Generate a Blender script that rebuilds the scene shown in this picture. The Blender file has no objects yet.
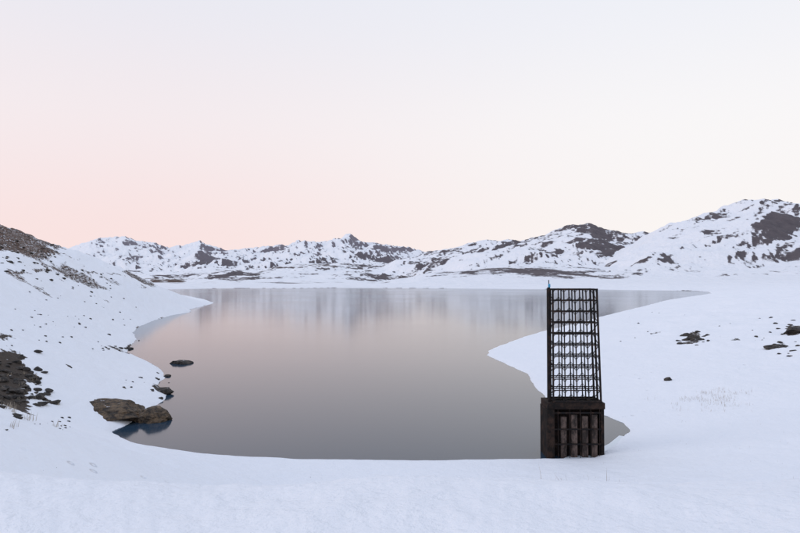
import bpy, bmesh, math, random
import numpy as np
from mathutils import Vector, Matrix, noise as mn
random.seed(4); rng=np.random.RandomState(7)
F=622.0; CX=400.0; HZ=280.0; CAMZ=12.0
scene=bpy.context.scene

# ------------------------------------------------------------ noise
_perm=rng.permutation(512); _perm=np.concatenate([_perm,_perm])
_ang=rng.rand(512)*2*math.pi; _gx=np.cos(_ang); _gy=np.sin(_ang)
def perlin(x,y):
    x,y=x*0.8+y*0.6, y*0.8-x*0.6
    xi=np.floor(x).astype(np.int64); yi=np.floor(y).astype(np.int64)
    xf=x-xi; yf=y-yi; xi&=511; yi&=511
    u=xf*xf*xf*(xf*(xf*6-15)+10); v=yf*yf*yf*(yf*(yf*6-15)+10)
    def g(ix,iy,dx,dy):
        h=_perm[_perm[ix&511]+(iy&511)]; return _gx[h]*dx+_gy[h]*dy
    a=g(xi,yi,xf,yf); b=g(xi+1,yi,xf-1,yf); c=g(xi,yi+1,xf,yf-1); d=g(xi+1,yi+1,xf-1,yf-1)
    return (a+(b-a)*u)+((c+(d-c)*u)-(a+(b-a)*u))*v
def fbm(x,y,o=4,g=0.5):
    s=0;a=1.0;t=0
    for i in range(o):
        s=s+a*perlin(x+17.3*i,y-9.1*i); t+=a; a*=g; x=x*2.03; y=y*2.03
    return s/t*1.6
def ridged(x,y,o=4):
    s=0;a=1.0;t=0
    for i in range(o):
        s=s+a*(1-np.abs(perlin(x+31.7*i,y+5.3*i))*2.2); t+=a; a*=0.5; x=x*2.1; y=y*2.1
    return s/t
def ss(a,b,x):
    t=np.clip((x-a)/(b-a),0,1); return t*t*(3-2*t)

# ------------------------------------------------------------ lake outline (water level z=0)
def lake_pt(px,py):
    y=CAMZ*F/(py-HZ); return ((px-CX)/F*y, y)
shore_px=[(112,431),(122,437),(135,442),(150,446),(175,450),(200,453),(250,456.5),(300,458.5),(380,460),(450,459.5),(520,458.5),(545,458.2),(575,458),
 (592,457),(604,450),(618,440),(628,430),(622,422),(606,415),(580,408),(558,402),(545,397),(537,389),(531,381),(528,374),(518,369),(506,364),(496,359),(487,355),(489,350),(499,346),
 (515,340),(530,335),(548,330),(575,324),(598,317.5),(622,311.5),(645,306),(668,300),(695,296),(712,293.4),(708,291.6),(680,290.6),(640,290.2),(600,289.6),(520,289.0),
 (440,288.4),(380,288.0),(330,287.8),(290,288.4),(260,288.2),(220,288.4),(180,289.0),(150,289.6),(140,290.6),(158,292.3),(185,295.5),(205,299.5),(214,303),(206,305.5),(190,309),(191,312),(172,315),(155,320),(140,326),
 (133,332),(137,339),(131,346),(127,352),(138,357),(150,362),(163,370),(166,377),(158,384),(167,392),(166,399),(150,410),(128,424)]
SH=np.array([lake_pt(*p) for p in shore_px])
def lake_sdf(x,y):
    shp=x.shape; x=x.ravel(); y=y.ravel()
    best=np.full(x.shape,1e18); ins=np.zeros(x.shape,bool)
    n=len(SH)
    for i in range(n):
        ax,ay=SH[i]; bx,by=SH[(i+1)%n]
        dx,dy=bx-ax,by-ay; L=dx*dx+dy*dy
        t=np.clip(((x-ax)*dx+(y-ay)*dy)/L,0,1)
        best=np.minimum(best,(x-ax-t*dx)**2+(y-ay-t*dy)**2)
        c=((ay>y)!=(by>y))
        if by!=ay:
            xc=ax+(y-ay)*(bx-ax)/(by-ay); ins^=(c&(x<xc))
    d=np.sqrt(best); d[ins]*=-1
    return d.reshape(shp)

# skylines of the hill chains, as bearing (x/y) and rise (z/y)
def chain(tab):
    a=np.array(tab,float); return ((a[:,0]-CX)/F,(HZ-a[:,1])/F)
farA=chain([(-500,240),(-100,244),(30,256),(65,252),(80,244),(90,241),(108,239),(125,237),(140,242),(152,243),(165,248),(185,246),(200,242),(212,248),(228,251),(250,249),(290,246),(305,242),(322,242),(335,239),(350,235),(362,240),(380,245),(410,250),(450,253),(800,254),(1300,240)])
midA=chain([(-500,262),(60,262),(130,271),(180,273),(215,268),(260,270),(300,265),(340,263),(390,265),(430,262),(500,262),(700,270),(1300,270)])
hilB=chain([(-500,290),(340,290),(362,277),(380,268),(400,261),(425,256),(450,250),(472,244),(492,240),(520,239),(545,235),(560,231),(575,227),(592,225),(606,229),(625,232),(645,230),(700,227),(1300,230)])
hilC=chain([(-500,296),(520,296),(560,281),(590,266),(620,250),(650,236),(668,229),(700,218),(722,211),(735,207),(752,202),(772,201),(800,203),(900,192),(1300,200)])
hilD=chain([(-500,296),(330,296),(360,287),(400,281),(450,277),(500,273),(560,270),(640,268),(700,262),(800,255),(900,250),(1300,250)])

def eff(x,y):
    th=np.arctan2(x,y); r=np.hypot(x,y)
    tc=np.clip(th,-0.93,0.93)
    return np.tan(tc), r*np.cos(tc)
def terrain(x,y):
    r=np.hypot(x,y)
    wob=0.35*perlin(x/3.1,y/3.1)+0.15*perlin(x/0.9,y/0.9)
    scale=np.clip(r/120,0.6,6)
    d=lake_sdf(x,y)+wob*scale*ss(0,45,r)
    dl=np.maximum(d,0)
    u,ye=eff(x,y)
    bed=-np.minimum(2.5,0.25*np.maximum(-d,0))-0.02
    bank=0.27*(1-np.exp(-dl/0.45))+0.045*dl*np.exp(-dl/400)
    # left hill
    hc=np.interp(y,[-50,60,130,200,240,275,300,322,345,365,2000],[22,28,32.5,36.0,35,31,22,11,4.0,1.6,1])
    side=ss(0,-18,x+0.12*y)*ss(-10,30,y)
    lh=hc*(1-np.exp(-(dl/46)**1.25))
    lh=lh*side*(1+0.20*fbm(x/30,y/30,6,0.55)*ss(3,30,dl))
    lh=lh+side*ss(8,40,dl)*1.9*(ridged(x/22,y/22,5)-0.6)*ss(380,300,y)
    lh=lh*ss(900,420,y)
    # right slope
    rs=ss(10,60,x)*(0.028*dl+0.00002*dl*dl)*ss(2500,700,r)
    rs=rs*(1+0.25*fbm(x/60,y/60,4))
    rs=rs+ss(15,60,x)*ss(3,30,dl)*1.7*fbm(x/18,y/18,5)*ss(1100,200,r)
    # embankment the viewpoint stands on
    emb=10.4*ss(23,4.0,y+0.02*np.abs(x))
    z=bank+lh+np.maximum(rs,-0.0)
    z=np.maximum(z,emb)
    z=z+ (0.15*fbm(x/2.8,y/1.8,6,0.6)+0.22*fbm(x/9,y/6,3))*ss(0.2,6,dl)*ss(600,150,r)
    # hill chains
    wx=x+90*perlin(x/400,y/400); wy=y+90*perlin(x/400+9,y/400+4)
    rd=ridged(wx/520,wy/520,6); f1=fbm(wx/230,wy/230,6,0.55)
    best=np.zeros_like(x); lay=np.zeros_like(x)
    for k,(tab,Y,W,Bk,amp) in enumerate([(farA,6300,3200,1500,70),(midA,2900,1700,1500,18),(hilB,2650,1500,1500,38),(hilC,1750,1050,1200,36),(hilD,1250,330,900,9)]):
        Yv=Y*(1+0.06*np.sin(u*9+k))
        H=CAMZ+np.interp(u,tab[0],tab[1])*Yv
        t=(ye-Yv)
        p=np.where(t<0,np.clip(1+t/W,0,1),np.clip(1-t/Bk,0,1))
        p=np.where(t<0,p**1.15,p)
        hz=np.maximum(H,0)*p
        g=ss(0,0.25,p)*ss(0,30,H)
        hz=hz+g*amp*( (rd-0.62)*1.3 + 0.9*f1)
        hz=hz*ss(980,1250,ye) if k!=4 else hz*ss(880,1150,ye)*ss(-0.1,0.1,u+0.1)
        lay=np.where(hz>best,k+1,lay); best=np.maximum(best,hz)
    z=z+np.maximum(best-0.6*z*ss(900,1500,r),0)
    z=np.where(d<0,bed,np.maximum(z,0.05*ss(0,0.2,d)))
    return z,d,lay,rd,f1

th=np.radians(np.concatenate([np.arange(-180,-75,3.0),np.arange(-75,-37,0.5),np.arange(-37,37,0.09),np.arange(37,75,0.5),np.arange(75,180,3.0)]))
def geom(a,b,s): return a*np.exp(np.arange(0,math.log(b/a),s))
rr=np.concatenate([geom(1.0,20,0.05),geom(20,45,0.0045),geom(45,130,0.0075),geom(130,1150,0.011),geom(1150,8600,0.009)])
T,R=np.meshgrid(th,rr); X=R*np.sin(T); Y=R*np.cos(T)
Z,D,LAY,RD,F1=terrain(X,Y)
nr,nt_=X.shape
def zgrid(x,y):
    x=np.atleast_1d(x).astype(float); y=np.atleast_1d(y).astype(float)
    r=np.hypot(x,y); t=np.arctan2(x,y)
    i=np.clip(np.searchsorted(rr,r)-1,0,nr-2); j=np.clip(np.searchsorted(th,t)-1,0,nt_-2)
    a=np.clip((r-rr[i])/(rr[i+1]-rr[i]),0,1); b=np.clip((t-th[j])/(th[j+1]-th[j]),0,1)
    return (Z[i,j]*(1-a)+Z[i+1,j]*a)*(1-b)+(Z[i,j+1]*(1-a)+Z[i+1,j+1]*a)*b
def hgt(x,y): return float(zgrid(x,y)[0])
YS=np.concatenate([np.arange(8,150,0.15),np.arange(150,1500,1.0),np.arange(1500,7000,8)])
def sight(px,py):
    """survey a point: first ground hit along the bearing/elevation"""
    xs=(px-CX)/F*YS; zs=CAMZ+(HZ-py)/F*YS
    t=np.maximum(zgrid(xs,YS),0); hit=t>=zs
    k=np.argmax(hit) if hit.any() else len(YS)-1
    return (xs[k],YS[k],t[k])

# ------------------------------------------------------------ node helpers
def mat(name):
    m=bpy.data.materials.new(name); m.use_nodes=True; nt=m.node_tree
    return m,nt,nt.nodes['Principled BSDF']
def N(nt,t,**k):
    n=nt.nodes.new(t)
    for a,b in k.items(): setattr(n,a,b)
    return n
def noise(nt,vec,scale,detail=6,rough=0.55,dist=0):
    n=N(nt,'ShaderNodeTexNoise'); n.inputs['Scale'].default_value=scale; n.inputs['Detail'].default_value=detail
    n.inputs['Roughness'].default_value=rough; n.inputs['Distortion'].default_value=dist
    if vec is not None: nt.links.new(vec,n.inputs['Vector'])
    return n.outputs['Fac']
def math_(nt,op,a,b=None,c=None,clamp=False):
    n=N(nt,'ShaderNodeMath',operation=op); n.use_clamp=clamp
    for i,v in enumerate((a,b,c)):
        if v is None: continue
        if isinstance(v,(int,float)): n.inputs[i].default_value=v
        else: nt.links.new(v,n.inputs[i])
    return n.outputs[0]
def mixc(nt,f,a,b):
    n=N(nt,'ShaderNodeMix',data_type='RGBA')
    for i,v in ((0,f),(6,a),(7,b)):
        if isinstance(v,tuple): n.inputs[i].default_value=(*v,1) if len(v)==3 else v
        elif isinstance(v,(int,float)): n.inputs[i].default_value=v
        else: nt.links.new(v,n.inputs[i])
    return n.outputs[2]
def rng_(nt,v,a,b,c=0,d=1,sm=True):
    n=N(nt,'ShaderNodeMapRange'); n.interpolation_type='SMOOTHSTEP' if sm else 'LINEAR'
    nt.links.new(v,n.inputs[0])
    for i,k in enumerate((a,b,c,d)): n.inputs[1+i].default_value=k
    return n.outputs[0]

# ------------------------------------------------------------ terrain material
m_snow,nt,bs=mat('snow_and_rock')
geo=N(nt,'ShaderNodeNewGeometry'); P=geo.outputs['Position']
ar=N(nt,'ShaderNodeAttribute',attribute_name='rock').outputs['Fac']
af=N(nt,'ShaderNodeAttribute',attribute_name='far').outputs['Fac']
aw=N(nt,'ShaderNodeAttribute',attribute_name='warm').outputs['Fac']
ah=N(nt,'ShaderNodeAttribute',attribute_name='painted_haze').outputs['Fac']
nn=noise(nt,P,1.6,8,0.62); nm=noise(nt,P,0.16,9,0.70); nf=noise(nt,P,0.026,9,0.74)
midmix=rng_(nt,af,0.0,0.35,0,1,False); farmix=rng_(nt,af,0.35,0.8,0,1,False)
mn1=math_(nt,'MULTIPLY_ADD',math_(nt,'SUBTRACT',nm,nn),midmix,nn)
mn2=math_(nt,'MULTIPLY_ADD',math_(nt,'SUBTRACT',nf,mn1),farmix,mn1)
v=math_(nt,'ADD',ar,math_(nt,'MULTIPLY',math_(nt,'SUBTRACT',mn2,0.5),2.6))
rf=rng_(nt,v,0.40,0.68)
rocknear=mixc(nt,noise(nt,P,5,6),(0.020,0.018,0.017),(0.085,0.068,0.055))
rockfar_hazed=mixc(nt,noise(nt,P,0.05,5),(0.060,0.053,0.064),(0.155,0.132,0.138))  # distant rock paler and purplish: aerial perspective put into its colour
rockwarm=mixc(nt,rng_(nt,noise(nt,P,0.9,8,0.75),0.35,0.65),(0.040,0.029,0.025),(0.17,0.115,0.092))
rc=mixc(nt,farmix,rocknear,rockfar_hazed); rc=mixc(nt,aw,rc,rockwarm); rc=mixc(nt,ah,rc,(0.25,0.23,0.27))  # last mix paints haze into the colour of the farthest rock
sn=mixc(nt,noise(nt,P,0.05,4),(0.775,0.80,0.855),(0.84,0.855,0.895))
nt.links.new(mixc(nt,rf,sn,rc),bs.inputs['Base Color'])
bs.inputs['Roughness'].default_value=0.85; bs.inputs['Specular IOR Level'].default_value=0.15
bp=N(nt,'ShaderNodeBump'); bp.inputs['Strength'].default_value=1.0; bp.inputs['Distance'].default_value=0.18
nz=noise(nt,P,0.9,8,0.62); h=math_(nt,'ADD',nz,math_(nt,'MULTIPLY',noise(nt,P,9,4),0.12))
vo=N(nt,'ShaderNodeTexVoronoi'); vo.inputs['Scale'].default_value=0.8; nt.links.new(P,vo.inputs['Vector'])
pit=rng_(nt,vo.outputs['Distance'],0.05,0.16,-0.6,0)
pm=rng_(nt,noise(nt,P,0.10,3),0.55,0.65)
h=math_(nt,'ADD',h,math_(nt,'MULTIPLY',pit,pm))
nt.links.new(h,bp.inputs['Height'])
bp2=N(nt,'ShaderNodeBump'); bp2.inputs['Distance'].default_value=22
nt.links.new(math_(nt,'MULTIPLY',farmix,0.8),bp2.inputs['Strength']); nt.links.new(noise(nt,P,0.012,9,0.62),bp2.inputs['Height'])
nt.links.new(bp.outputs[0],bp2.inputs['Normal']); nt.links.new(bp2.outputs[0],bs.inputs['Normal'])

# ------------------------------------------------------------ rock exposure
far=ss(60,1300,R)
dzr=np.gradient(Z,axis=0)/np.maximum(np.gradient(R,axis=0),1e-6)
dzt=np.gradient(Z,axis=1)/np.maximum(R*np.gradient(T,axis=1),1e-6)
slope=np.hypot(dzr,dzt)
rock=np.full(X.shape,-1.0)
n1=fbm(X/300+3,Y/420,5); n2=fbm(X/80,Y/110+7,4)
hill=0.08+0.80*n1+0.55*n2+1.0*(slope-0.2)+0.5*(RD-0.62)-1.2*dzt
bias={1:-0.04,2:0.26,3:0.30,4:0.10,5:0.36}
for k,b in bias.items():
    rock=np.where(LAY==k,np.maximum(rock,hill+b),rock)
fg=ss(900,1120,R)
rock=np.where(fg<1,np.minimum(rock,rock*fg-0.9*(1-fg)),rock)
low=ss(0.0,0.5,0.7*fbm(X/60+3,Y/130,6,.65)+0.5*fbm(X/20,Y/60,4))*ss(960,1060,R)*ss(2300,1700,R)*ss(-0.22,-0.05,X/np.maximum(Y,1))*ss(8,30,D)
rock=np.maximum(rock,-0.9+1.42*low)
rock=np.maximum(rock,-0.9+1.65*ss(9,2,D)*ss(500,800,R)*ss(-0.1,0.25,fbm(X/120,Y/300,3)+0.1))
rock=np.maximum(rock,-0.9+1.8*(ss(0.8,0.1,np.abs(D))*(X<-15)*(X/Y<-0.2)*ss(60,100,Y)*ss(-0.2,0.2,fbm(X/14,Y/14,3))))
sp=ss(0.2,0.65,fbm(X/10+40,Y/18,5,.6))*ss(60,120,R)*ss(900,500,R)*(X<-20)*ss(4,20,D)
rock=np.maximum(rock,-0.9+sp*1.35)
spr=ss(0.4,0.8,fbm(X/14+4,Y/22,5,.6))*ss(120,250,R)*ss(1100,800,R)*(X>20)
rock=np.maximum(rock,-0.9+spr*1.3)
spr=ss(0.1,0.5,fbm(X/50+4,Y/60,6,.65))*ss(350,550,R)*ss(1300,1100,R)*(X>20)*ss(10,40,D)
rock=np.maximum(rock,-0.9+spr*1.3)
# left hill: scree crest, road cut and broken ground
inhill=(X<-30)*(Y>40)*ss(390,330,Y)
fa=fbm(X/25+11,Y/25,5,.6); fb=fbm(X/9,Y/14+5,5,.6)
crest=ss(14.5,19,Z+4*fa+1.5*fb)*ss(-.52,-.58,X/np.maximum(Y,1)+0.04*fa)
rock=np.maximum(rock,-0.9+inhill*crest*1.68)
mid=ss(-0.05,0.25,fa+0.5*fb)*ss(6,10,Z)*ss(140,180,R)
rock=np.maximum(rock,-0.9+inhill*mid*1.58)
cut=ss(0.9,0.3,np.abs(Z-14.2-2*fbm(X/60,Y/60,2)))*ss(-0.25,0.1,fb)
rock=np.maximum(rock,-0.9+inhill*cut*1.65)
warm=inhill*np.maximum(0.6,crest)*ss(100,160,R)
painted_haze=ss(3300,6000,R)*0.6  # how much haze is painted into the rock, growing with distance
def patch(px,py,wpx,hpx,s=1.0,w=0.0,soft=0.5):
    global rock,warm
    x0,y0,z0=sight(px,py)
    rx=wpx/2/F*y0
    ya=sight(px,py-hpx/2)[1]; yb=sight(px,py+hpx/2)[1]
    ry=max(abs(ya-yb)/2,0.5)
    ry=min(ry,rx*6)
    q=((X-(x0+(Y-y0)*x0/y0))/rx)**2+((Y-y0)/ry)**2
    q=np.sqrt(q)+0.45*fbm(X/rx*1.3,Y/ry*1.3,5,.6)
    m=ss(1.25,soft,q)
    rock=np.maximum(rock,-0.9+m*(0.75+0.85*s)); warm=np.maximum(warm,m*w)
for a in [(70,272,30,12,.95,.8),(88,280,36,10,.9,.7),(112,282,30,5,.8,.6),(15,274,34,8,.9,.9),(40,290,40,4,.8,.6),(105,300,20,3,.8,.3),
          (10,388,56,46,1.45,.1),(30,376,34,16,1.3,.1),(48,400,18,8,1.1,0),(118,349,34,3.5,1.0,0),(103,308,10,2,.9,0),(125,387,6,3,.9,0),(160,387,18,8,1.1,0),(70,366,14,4,.9,0),
          (693,336,18,9,1.1,.1),(690,342,22,4,1.1,.1),(775,346,28,5,1.1,.1),(794,328,22,13,1.1,.1),(668,379,5,3,.8,0),(655,333,16,3,.9,0),(735,340,16,3,.9,0),
          (640,262,40,5,.9,.2),(690,272,50,4,.8,.2),(610,264,26,4,.9,.2),(165,279,70,5,.95,.9),(300,266,90,5,.7,.5),(400,276,60,3,.8,.3),(430,262,50,8,.8,.1),
          (722,218,22,8,.8,.1),(745,209,26,5,.8,.1),(700,240,40,6,.7,.1),(760,262,70,4,.7,.1)]:
    patch(*a)
co=np.stack([X,Y,Z],-1).reshape(-1,3).astype(np.float32)
idx=np.arange(nr*nt_).reshape(nr,nt_)
A=idx[:-1,:]; B=idx[1:,:]
A2=np.roll(A,-1,1); B2=np.roll(B,-1,1)
quads=np.stack([A,A2,B2,B],-1).reshape(-1,4)[:, ::-1]
me=bpy.data.meshes.new('terrain'); nq=len(quads)
me.vertices.add(len(co)); me.vertices.foreach_set('co',co.ravel())
me.loops.add(nq*4); me.loops.foreach_set('vertex_index',quads.ravel().astype(np.int32))
me.polygons.add(nq); me.polygons.foreach_set('loop_start',np.arange(0,nq*4,4,dtype=np.int32))
me.update(calc_edges=True); me.shade_smooth()
for nme,arr in (('rock',rock),('far',far),('warm',warm),('painted_haze',painted_haze)):
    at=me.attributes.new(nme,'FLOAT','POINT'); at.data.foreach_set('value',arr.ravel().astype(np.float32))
me.materials.append(m_snow)
ter=bpy.data.objects.new('snowy_terrain',me); scene.collection.objects.link(ter)
if me.polygons[len(me.polygons)//2].normal.z<0: me.flip_normals()

# ------------------------------------------------------------ water
m_w,nt,bs=mat('still_water')
bs.inputs['Base Color'].default_value=(0.024,0.048,0.078,1)
bs.inputs['IOR'].default_value=1.32
geo=N(nt,'ShaderNodeNewGeometry'); P=geo.outputs['Position']
r_=rng_(nt,noise(nt,P,0.012,3),0.35,0.65,0.10,0.12); nt.links.new(r_,bs.inputs['Roughness'])
bp=N(nt,'ShaderNodeBump'); bp.inputs['Strength'].default_value=0.03; bp.inputs['Distance'].default_value=0.05
nt.links.new(noise(nt,P,1.1,3,0.5),bp.inputs['Height']); nt.links.new(bp.outputs[0],bs.inputs['Normal'])
bm=bmesh.new()
vs=[bm.verts.new(c) for c in [(-420,35,0),(620,35,0),(620,1060,0),(-420,1060,0)]]
bm.faces.new(vs); me=bpy.data.meshes.new('lake_water'); bm.to_mesh(me); bm.free(); me.materials.append(m_w)
o=bpy.data.objects.new('lake_water',me); scene.collection.objects.link(o)

# ------------------------------------------------------------ rocks
def rockmat(name,dark,light,cover):
    m,nt,bs=mat(name)
    geo=N(nt,'ShaderNodeNewGeometry'); P=geo.outputs['Position']
    c=mixc(nt,rng_(nt,noise(nt,P,2.0,9,0.7),0.38,0.68),dark,light)
    sx=N(nt,'ShaderNodeSeparateXYZ'); nt.links.new(geo.outputs['Normal'],sx.inputs[0])
    sf=math_(nt,'ADD',sx.outputs[2],math_(nt,'MULTIPLY',math_(nt,'SUBTRACT',noise(nt,P,1.3,7,0.65),0.5),2.4))
    sf=rng_(nt,sf,cover,cover+0.12)
    nt.links.new(mixc(nt,sf,c,(0.82,0.84,0.88)),bs.inputs['Base Color']); bs.inputs['Roughness'].default_value=0.85
    bp=N(nt,'ShaderNodeBump'); bp.inputs['Strength'].default_value=0.9; bp.inputs['Distance'].default_value=0.12
    nt.links.new(noise(nt,P,4,9,0.7),bp.inputs['Height']); nt.links.new(bp.outputs[0],bs.inputs['Normal'])
    return m
m_r=rockmat('shore_rock',(0.020,0.015,0.012),(0.17,0.115,0.070),1.27)
m_rd=rockmat('dark_rock',(0.012,0.011,0.011),(0.07,0.055,0.045),1.24)

def rock_bm(bm,loc,size,rot=0,tilt=0,sub=3,seed=0,cuts=9):
    rs=random.Random(seed)
    t=bmesh.new(); bmesh.ops.create_icosphere(t,subdivisions=sub,radius=1)
    pl=[]
    for i in range(cuts):
        n=Vector((rs.uniform(-1,1),rs.uniform(-1,1),rs.uniform(-1,1))).normalized(); pl.append((n,rs.uniform(0.45,0.85)))
    for v in t.verts:
        p=v.co.copy()
        for n,dd in pl:
            k=p.dot(n)
            if k>dd: p-=n*(k-dd)
        q=p*1.6+Vector((seed*3.1,seed,0))
        p+=p.normalized()*(0.13*mn.fractal(q,1,2,4)+0.04*mn.noise(q*5))
        v.co=p
    M=Matrix.Translation(loc)@Matrix.Rotation(rot,4,'Z')@Matrix.Rotation(tilt,4,'Y')@Matrix.Diagonal((*size,1))
    mp={}
    for v in t.verts: mp[v]=bm.verts.new(M@v.co)
    for f in t.faces: bm.faces.new([mp[v] for v in f.verts])
    t.free()
def finish(bm,name,m,smooth=False):
    me=bpy.data.meshes.new(name); bm.to_mesh(me); bm.free(); me.materials.append(m)
    if smooth: me.shade_smooth()
    o=bpy.data.objects.new(name,me); scene.collection.objects.link(o); return o
def boulder(px,py,size,rot,tilt,seed,dz=0,name='boulder',sub=5,m=None):
    x,y,z=sight(px,py); bm=bmesh.new(); rock_bm(bm,Vector((x,y,z+dz)),size,rot,tilt,sub,seed)
    return finish(bm,name,m or m_rd)
x,y,z=sight(122,424); print('slab',x,y,z)
bm=bmesh.new()
rock_bm(bm,Vector((x-1.2,y+2.0,0.55)),(4.0,2.9,1.15),0.15,0.06,6,3,12)
rock_bm(bm,Vector((x-3.6,y+1.6,0.80)),(1.9,1.7,0.8),0.8,-0.1,5,8,10)
rock_bm(bm,Vector((x+1.5,y+2.6,0.38)),(1.9,1.6,0.9),-0.5,0.2,5,18,10)
finish(bm,'boulder',m_r)
boulder(180,363,(1.9,2.0,0.6),0.2,0.05,11,0.0)
boulder(161,390,(1.4,1.2,0.5),0.2,0.1,12,0)
boulder(168,376,(0.6,0.6,0.25),0.9,0,13,0)
boulder(127,493,(0.19,0.17,0.19),0.3,0,14,0.10,sub=4)
boulder(77,494,(0.15,0.14,0.14),0.3,0,24,0.08,sub=4)
boulder(668,380,(0.55,0.5,0.28),0.3,0,15,0.05,sub=4)
boulder(692,340,(1.9,1.3,0.8),0.3,0.1,16,0.0)
boulder(777,347,(1.9,1.4,0.5),0.1,0,17,0)
boulder(795,332,(2.4,1.8,1.0),0.1,0,19,0)
bm=bmesh.new(); k=0
U=random.uniform; G=random.gauss
def scat(n,fx,fy,s0,s1):
    global k
    for i in range(n):
        x,y,z=sight(fx(),fy()); s=U(s0,s1)*min(y,160)/60; k+=1
        rock_bm(bm,Vector((x,y,z+0.0)),(s*U(.8,1.6),s*U(.8,1.4),s*U(.4,.8)),U(0,6),0,2,50+k,6)
scat(150,lambda:G(8,20),lambda:G(388,12),0.12,0.5)
scat(14,lambda:U(100,140),lambda:U(346,351),0.08,0.25)
scat(16,lambda:G(150,14),lambda:G(386,10),0.06,0.22)
scat(14,lambda:G(62,12),lambda:G(423,3),0.05,0.2)
scat(16,lambda:G(693,10),lambda:G(338,4),0.08,0.35)
scat(20,lambda:G(785,14),lambda:G(338,9),0.08,0.3)
scat(50,lambda:U(10,150),lambda:U(295,350),0.05,0.17)
scat(60,lambda:G(25,25),lambda:G(256,9),0.05,0.25)
scat(40,lambda:G(80,22),lambda:G(280,7),0.05,0.25)
scat(14,lambda:U(40,760),lambda:U(464,520),0.015,0.04)
scat(16,lambda:U(600,800),lambda:U(310,345),0.03,0.12)
finish(bm,'scattered_stones',m_rd)

# ------------------------------------------------------------ dry grass
m_g,nt,bs=mat('dry_grass'); bs.inputs['Base Color'].default_value=(0.34,0.29,0.23,1); bs.inputs['Roughness'].default_value=0.9
bm=bmesh.new()
def tuft(x,y,n,hh,w=0.006,sp=0.12):
    z=hgt(x,y)-0.02
    for i in range(n):
        bx=x+G(0,sp); by=y+G(0,sp); a=U(0,6.28); l=U(.4,1)*hh; lean=U(0.05,.5)*l
        p0=Vector((bx,by,z)); p1=p0+Vector((math.cos(a)*lean*.35,math.sin(a)*lean*.35,l*.6)); p2=p0+Vector((math.cos(a)*lean,math.sin(a)*lean,l))
        s=Vector((-math.sin(a+.7),math.cos(a+.7),0))*w
        v=[bm.verts.new(q) for q in (p0-s,p0+s,p1+s*.7,p1-s*.7,p2)]
        bm.faces.new(v[:4]); bm.faces.new((v[3],v[2],v[4]))
for i in range(60):
    x,y,z=sight(G(714,20),G(399,6)); tuft(x,y,6,0.40,0.009,0.3)
for i in range(50):
    x,y,z=sight(U(545,795),U(360,500)); tuft(x,y,3,0.18,0.005,0.3)
for i in range(26):
    x,y,z=sight(G(15,22),G(392,16)); tuft(x,y,14,0.4,0.01)
for i in range(20):
    x,y,z=sight(G(575,18),G(488,14)); tuft(x,y,3,0.35,0.004,.3)
finish(bm,'dry_grass',m_g)

# ------------------------------------------------------------ intake tower
m_st,nt,bs=mat('rusted_dark_steel')
geo=N(nt,'ShaderNodeNewGeometry'); P=geo.outputs['Position']
nt.links.new(mixc(nt,rng_(nt,noise(nt,P,3,7,0.7),0.45,0.7),(0.010,0.009,0.010),(0.050,0.028,0.020)),bs.inputs['Base Color'])
bs.inputs['Roughness'].default_value=0.8; bs.inputs['Specular IOR Level'].default_value=0.2
m_co,nt,bs=mat('weathered_concrete')
geo=N(nt,'ShaderNodeNewGeometry'); P=geo.outputs['Position']
mp=N(nt,'ShaderNodeMapping'); mp.inputs['Scale'].default_value=(2,2,0.9); nt.links.new(P,mp.inputs[0])
nt.links.new(mixc(nt,rng_(nt,noise(nt,mp.outputs[0],1.2,9,0.75),0.40,0.66),(0.018,0.012,0.010),(0.15,0.105,0.088)),bs.inputs['Base Color'])
bs.inputs['Roughness'].default_value=0.9
m_dk,nt,bs=mat('dark_wet_concrete'); bs.inputs['Roughness'].default_value=0.85; bs.inputs['Specular IOR Level'].default_value=0.2
geo=N(nt,'ShaderNodeNewGeometry')
nt.links.new(mixc(nt,rng_(nt,noise(nt,geo.outputs['Position'],1.8,9,0.75),0.4,0.7),(0.007,0.006,0.006),(0.045,0.026,0.019)),bs.inputs['Base Color'])
m_bl,nt,bs=mat('blue_paint'); bs.inputs['Base Color'].default_value=(0.05,0.30,0.50,1); bs.inputs['Roughness'].default_value=0.5

tower=bpy.data.objects.new('water_intake_tower',None); scene.collection.objects.link(tower)
TX,TY=10.36,42.2; tower.location=(TX,TY,0)
def box(bm,a,b):
    (x0,y0,z0),(x1,y1,z1)=a,b
    v=[bm.verts.new(c) for c in [(x0,y0,z0),(x1,y0,z0),(x1,y1,z0),(x0,y1,z0),(x0,y0,z1),(x1,y0,z1),(x1,y1,z1),(x0,y1,z1)]]
    for f in [(0,3,2,1),(4,5,6,7),(0,1,5,4),(1,2,6,5),(2,3,7,6),(3,0,4,7)]: bm.faces.new([v[i] for i in f])
def bar(bm,p,q,w):
    p=Vector(p); q=Vector(q); d=(q-p); d.normalize()
    up=Vector((0,0,1)) if abs(d.z)<0.9 else Vector((0,1,0))
    s=d.cross(up).normalized()*w/2; t=s.cross(d).normalized()*w/2
    v=[bm.verts.new(c) for c in (p-s-t,p+s-t,p+s+t,p-s+t,q-s-t,q+s-t,q+s+t,q-s+t)]
    for f in [(0,3,2,1),(4,5,6,7),(0,1,5,4),(1,2,6,5),(2,3,7,6),(3,0,4,7)]: bm.faces.new([v[i] for i in f])
def part(bm,name,m):
    bmesh.ops.recalc_face_normals(bm,faces=bm.faces)
    o=finish(bm,name,m); o.parent=tower; return o
ZB,ZT=3.72,11.42; W0,W1=3.22,2.98; DEP=1.5
def wx(f,z): return f*(W0+(W1-W0)*(z-ZB)/(ZT-ZB))
cols=[0,0.25,0.5,0.75,1.0]; planes=(0,DEP/2,DEP)
bm=bmesh.new()
for f in cols:
    for dy in planes:
        bar(bm,(wx(f,ZB),dy,ZB-0.02),(wx(f,ZT),dy,ZT),0.11 if f in (0,1) else 0.07)
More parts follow.
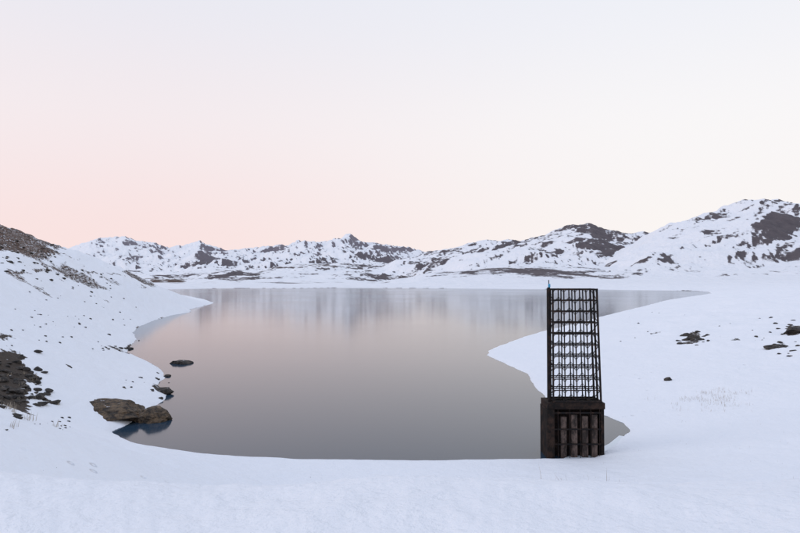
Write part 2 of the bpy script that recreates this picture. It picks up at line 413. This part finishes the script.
part(bm,'vertical_posts',m_st)
rows=10; lv=[ZB+0.08+(ZT-ZB-0.14)*i/rows for i in range(rows+1)]
bm=bmesh.new()
for i,z in enumerate(lv):
    for dy in planes:
        bar(bm,(wx(0,z)-0.05,dy-0.045,z),(wx(1,z)+0.05,dy-0.045,z),0.06 if i not in (0,rows) else 0.11)
    for f in cols: bar(bm,(wx(f,z)+.004,0.0,z+0.03),(wx(f,z)+.004,DEP,z+0.03),0.045)
part(bm,'horizontal_beams',m_st)
bm=bmesh.new()
for i in range(rows):
    z0,z1=lv[i],lv[i+1]
    for j in range(4):
        k=0.24
        xa,xb=wx(cols[j],z0),wx(cols[j+1],z0)
        for (sx_,xx) in ((1,xa),(-1,xb)):
            bar(bm,(xx,0.05,z1-k*0.9),(xx+sx_*k*0.75,0.05,z1),0.035)
            bar(bm,(xx,DEP-0.05,z0+k*0.9),(xx+sx_*k*0.75,DEP-0.05,z0),0.035)
        bar(bm,(xa,0.05,z0+0.05),(xb,DEP-.05,z0+0.05),0.025)
    for f in (0,1):
        a,b=(0.02,DEP-.02) if i%2 else (DEP-.02,0.02)
        bar(bm,(wx(f,z0)+.01,a,z0),(wx(f,z1)+.01,b,z1),0.04)
part(bm,'bracing',m_st)
bm=bmesh.new()
bar(bm,(-0.20,0.30,0.1),(-0.20,0.30,11.5),0.15); bar(bm,(-0.20,0.30,11.5),(-0.20,0.30,12.0),0.05); bar(bm,(-0.20,0.62,2.5),(-0.20,0.62,11.5),0.045)
z=2.6
while z<11.4:
    bar(bm,(-0.20,0.31,z),(-0.20,0.62,z),0.03); z+=0.3
for z in (4.2,6.5,8.8,11.0): bar(bm,(-0.20,0.33,z),(0.0,0.33,z),0.05)
part(bm,'ladder_mast',m_st)
bm=bmesh.new(); box(bm,(-0.27,0.10,11.50),(-0.13,0.225,11.74)); bmesh.ops.bevel(bm,geom=bm.edges[:],offset=0.02,segments=2,affect='EDGES')
part(bm,'blue_gauge_box',m_bl)
# base
bm=bmesh.new()
box(bm,(-0.42,-0.15,3.30),(3.45,1.9,3.72)); box(bm,(-0.47,-0.2,-1.5),(0.03,1.9,3.297))
box(bm,(0.033,0.55,-1.5),(3.427,1.85,3.295)); box(bm,(3.20,0.0,-1.5),(3.43,0.545,3.296))
bmesh.ops.bevel(bm,geom=bm.edges[:],offset=0.02,segments=1,affect='EDGES')
part(bm,'base_block',m_dk)
bm=bmesh.new()
for a,b,t in ((0.50,0.90,2.75),(1.22,1.62,2.9),(1.95,2.35,2.8),(2.62,2.98,2.9)):
    box(bm,(a,0.02,-1.5),(b,0.546,t))
bmesh.ops.bevel(bm,geom=bm.edges[:],offset=0.025,segments=1,affect='EDGES')
part(bm,'concrete_piers',m_co)
bm=bmesh.new()
for z in (0.9,1.9): box(bm,(0.04,-0.08,z),(3.19,-0.01,z+0.09))
box(bm,(0.04,0.0,2.97),(3.19,0.35,3.09))
for x in (0.28,1.06,1.78,2.49,3.08): bar(bm,(x,-0.11,0.0),(x,-0.11,3.29),0.035)
part(bm,'trash_rack_bars',m_st)
# thin ice shelf beside the tower
m_i,nt,bs=mat('thin_ice'); bs.inputs['Base Color'].default_value=(0.62,0.68,0.74,1); bs.inputs['Roughness'].default_value=0.35
bm=bmesh.new(); pts=[(560,458.8),(575,452),(588,450),(598,448),(608,443),(618,435),(624,436),(610,450),(596,459)]
q=[lake_pt(*p) for p in pts]
t=[bm.verts.new((a,b,0.04)) for a,b in q]; b_=[bm.verts.new((a,b,-0.05)) for a,b in q]
bm.faces.new(t)
for i in range(len(q)): bm.faces.new((t[i],t[(i+1)%len(q)],b_[(i+1)%len(q)],b_[i]))
bmesh.ops.recalc_face_normals(bm,faces=bm.faces)
finish(bm,'ice_sheet',m_i)

# ------------------------------------------------------------ sky
SE,SA=math.radians(20),math.radians(-105)
w=bpy.data.worlds.new('World'); scene.world=w; w.use_nodes=True; nt=w.node_tree
bg=nt.nodes['Background']
tc=N(nt,'ShaderNodeTexCoord'); sp=N(nt,'ShaderNodeSeparateXYZ'); nt.links.new(tc.outputs['Generated'],sp.inputs[0])
zz=sp.outputs[2]; xx=sp.outputs[0]
lr=rng_(nt,xx,-0.45,0.45)
low=mixc(nt,lr,(0.925,0.74,0.73),(0.935,0.885,0.865))
mid=mixc(nt,lr,(0.90,0.81,0.825),(0.93,0.905,0.905))
high=mixc(nt,lr,(0.80,0.805,0.875),(0.84,0.855,0.915))
c=mixc(nt,rng_(nt,zz,0.05,0.26),low,mid); c=mixc(nt,rng_(nt,zz,0.20,0.46),c,high)
c=mixc(nt,rng_(nt,zz,0.46,0.95),c,(0.64,0.75,0.98))
sky=N(nt,'ShaderNodeTexSky',sky_type='NISHITA'); sky.sun_disc=False; sky.sun_elevation=SE; sky.sun_rotation=SA
sc=N(nt,'ShaderNodeVectorMath',operation='SCALE'); nt.links.new(sky.outputs[0],sc.inputs[0]); sc.inputs['Scale'].default_value=0.006
ad=N(nt,'ShaderNodeVectorMath',operation='ADD'); nt.links.new(c,ad.inputs[0]); nt.links.new(sc.outputs[0],ad.inputs[1])
nt.links.new(ad.outputs[0],bg.inputs['Color']); bg.inputs['Strength'].default_value=1.0
sl=bpy.data.lights.new('sun','SUN'); sl.energy=0.7; sl.angle=math.radians(24); sl.color=(1,0.93,0.9)
so=bpy.data.objects.new('sun',sl); scene.collection.objects.link(so)
dv=Vector((math.sin(SA)*math.cos(SE),math.cos(SA)*math.cos(SE),math.sin(SE)))
so.rotation_euler=(-dv).to_track_quat('-Z','Y').to_euler(); so.location=(0,0,200)

scene.view_settings.view_transform='Standard'; scene.view_settings.look='None'; scene.view_settings.exposure=0
cam=bpy.data.cameras.new('camera'); cam.sensor_width=36; cam.lens=F/800*36; cam.clip_end=30000; cam.clip_start=0.1
co_=bpy.data.objects.new('camera',cam); scene.collection.objects.link(co_)
co_.location=(0,0,CAMZ); co_.rotation_euler=(math.radians(90)+math.atan(13.5/F),0,0); scene.camera=co_
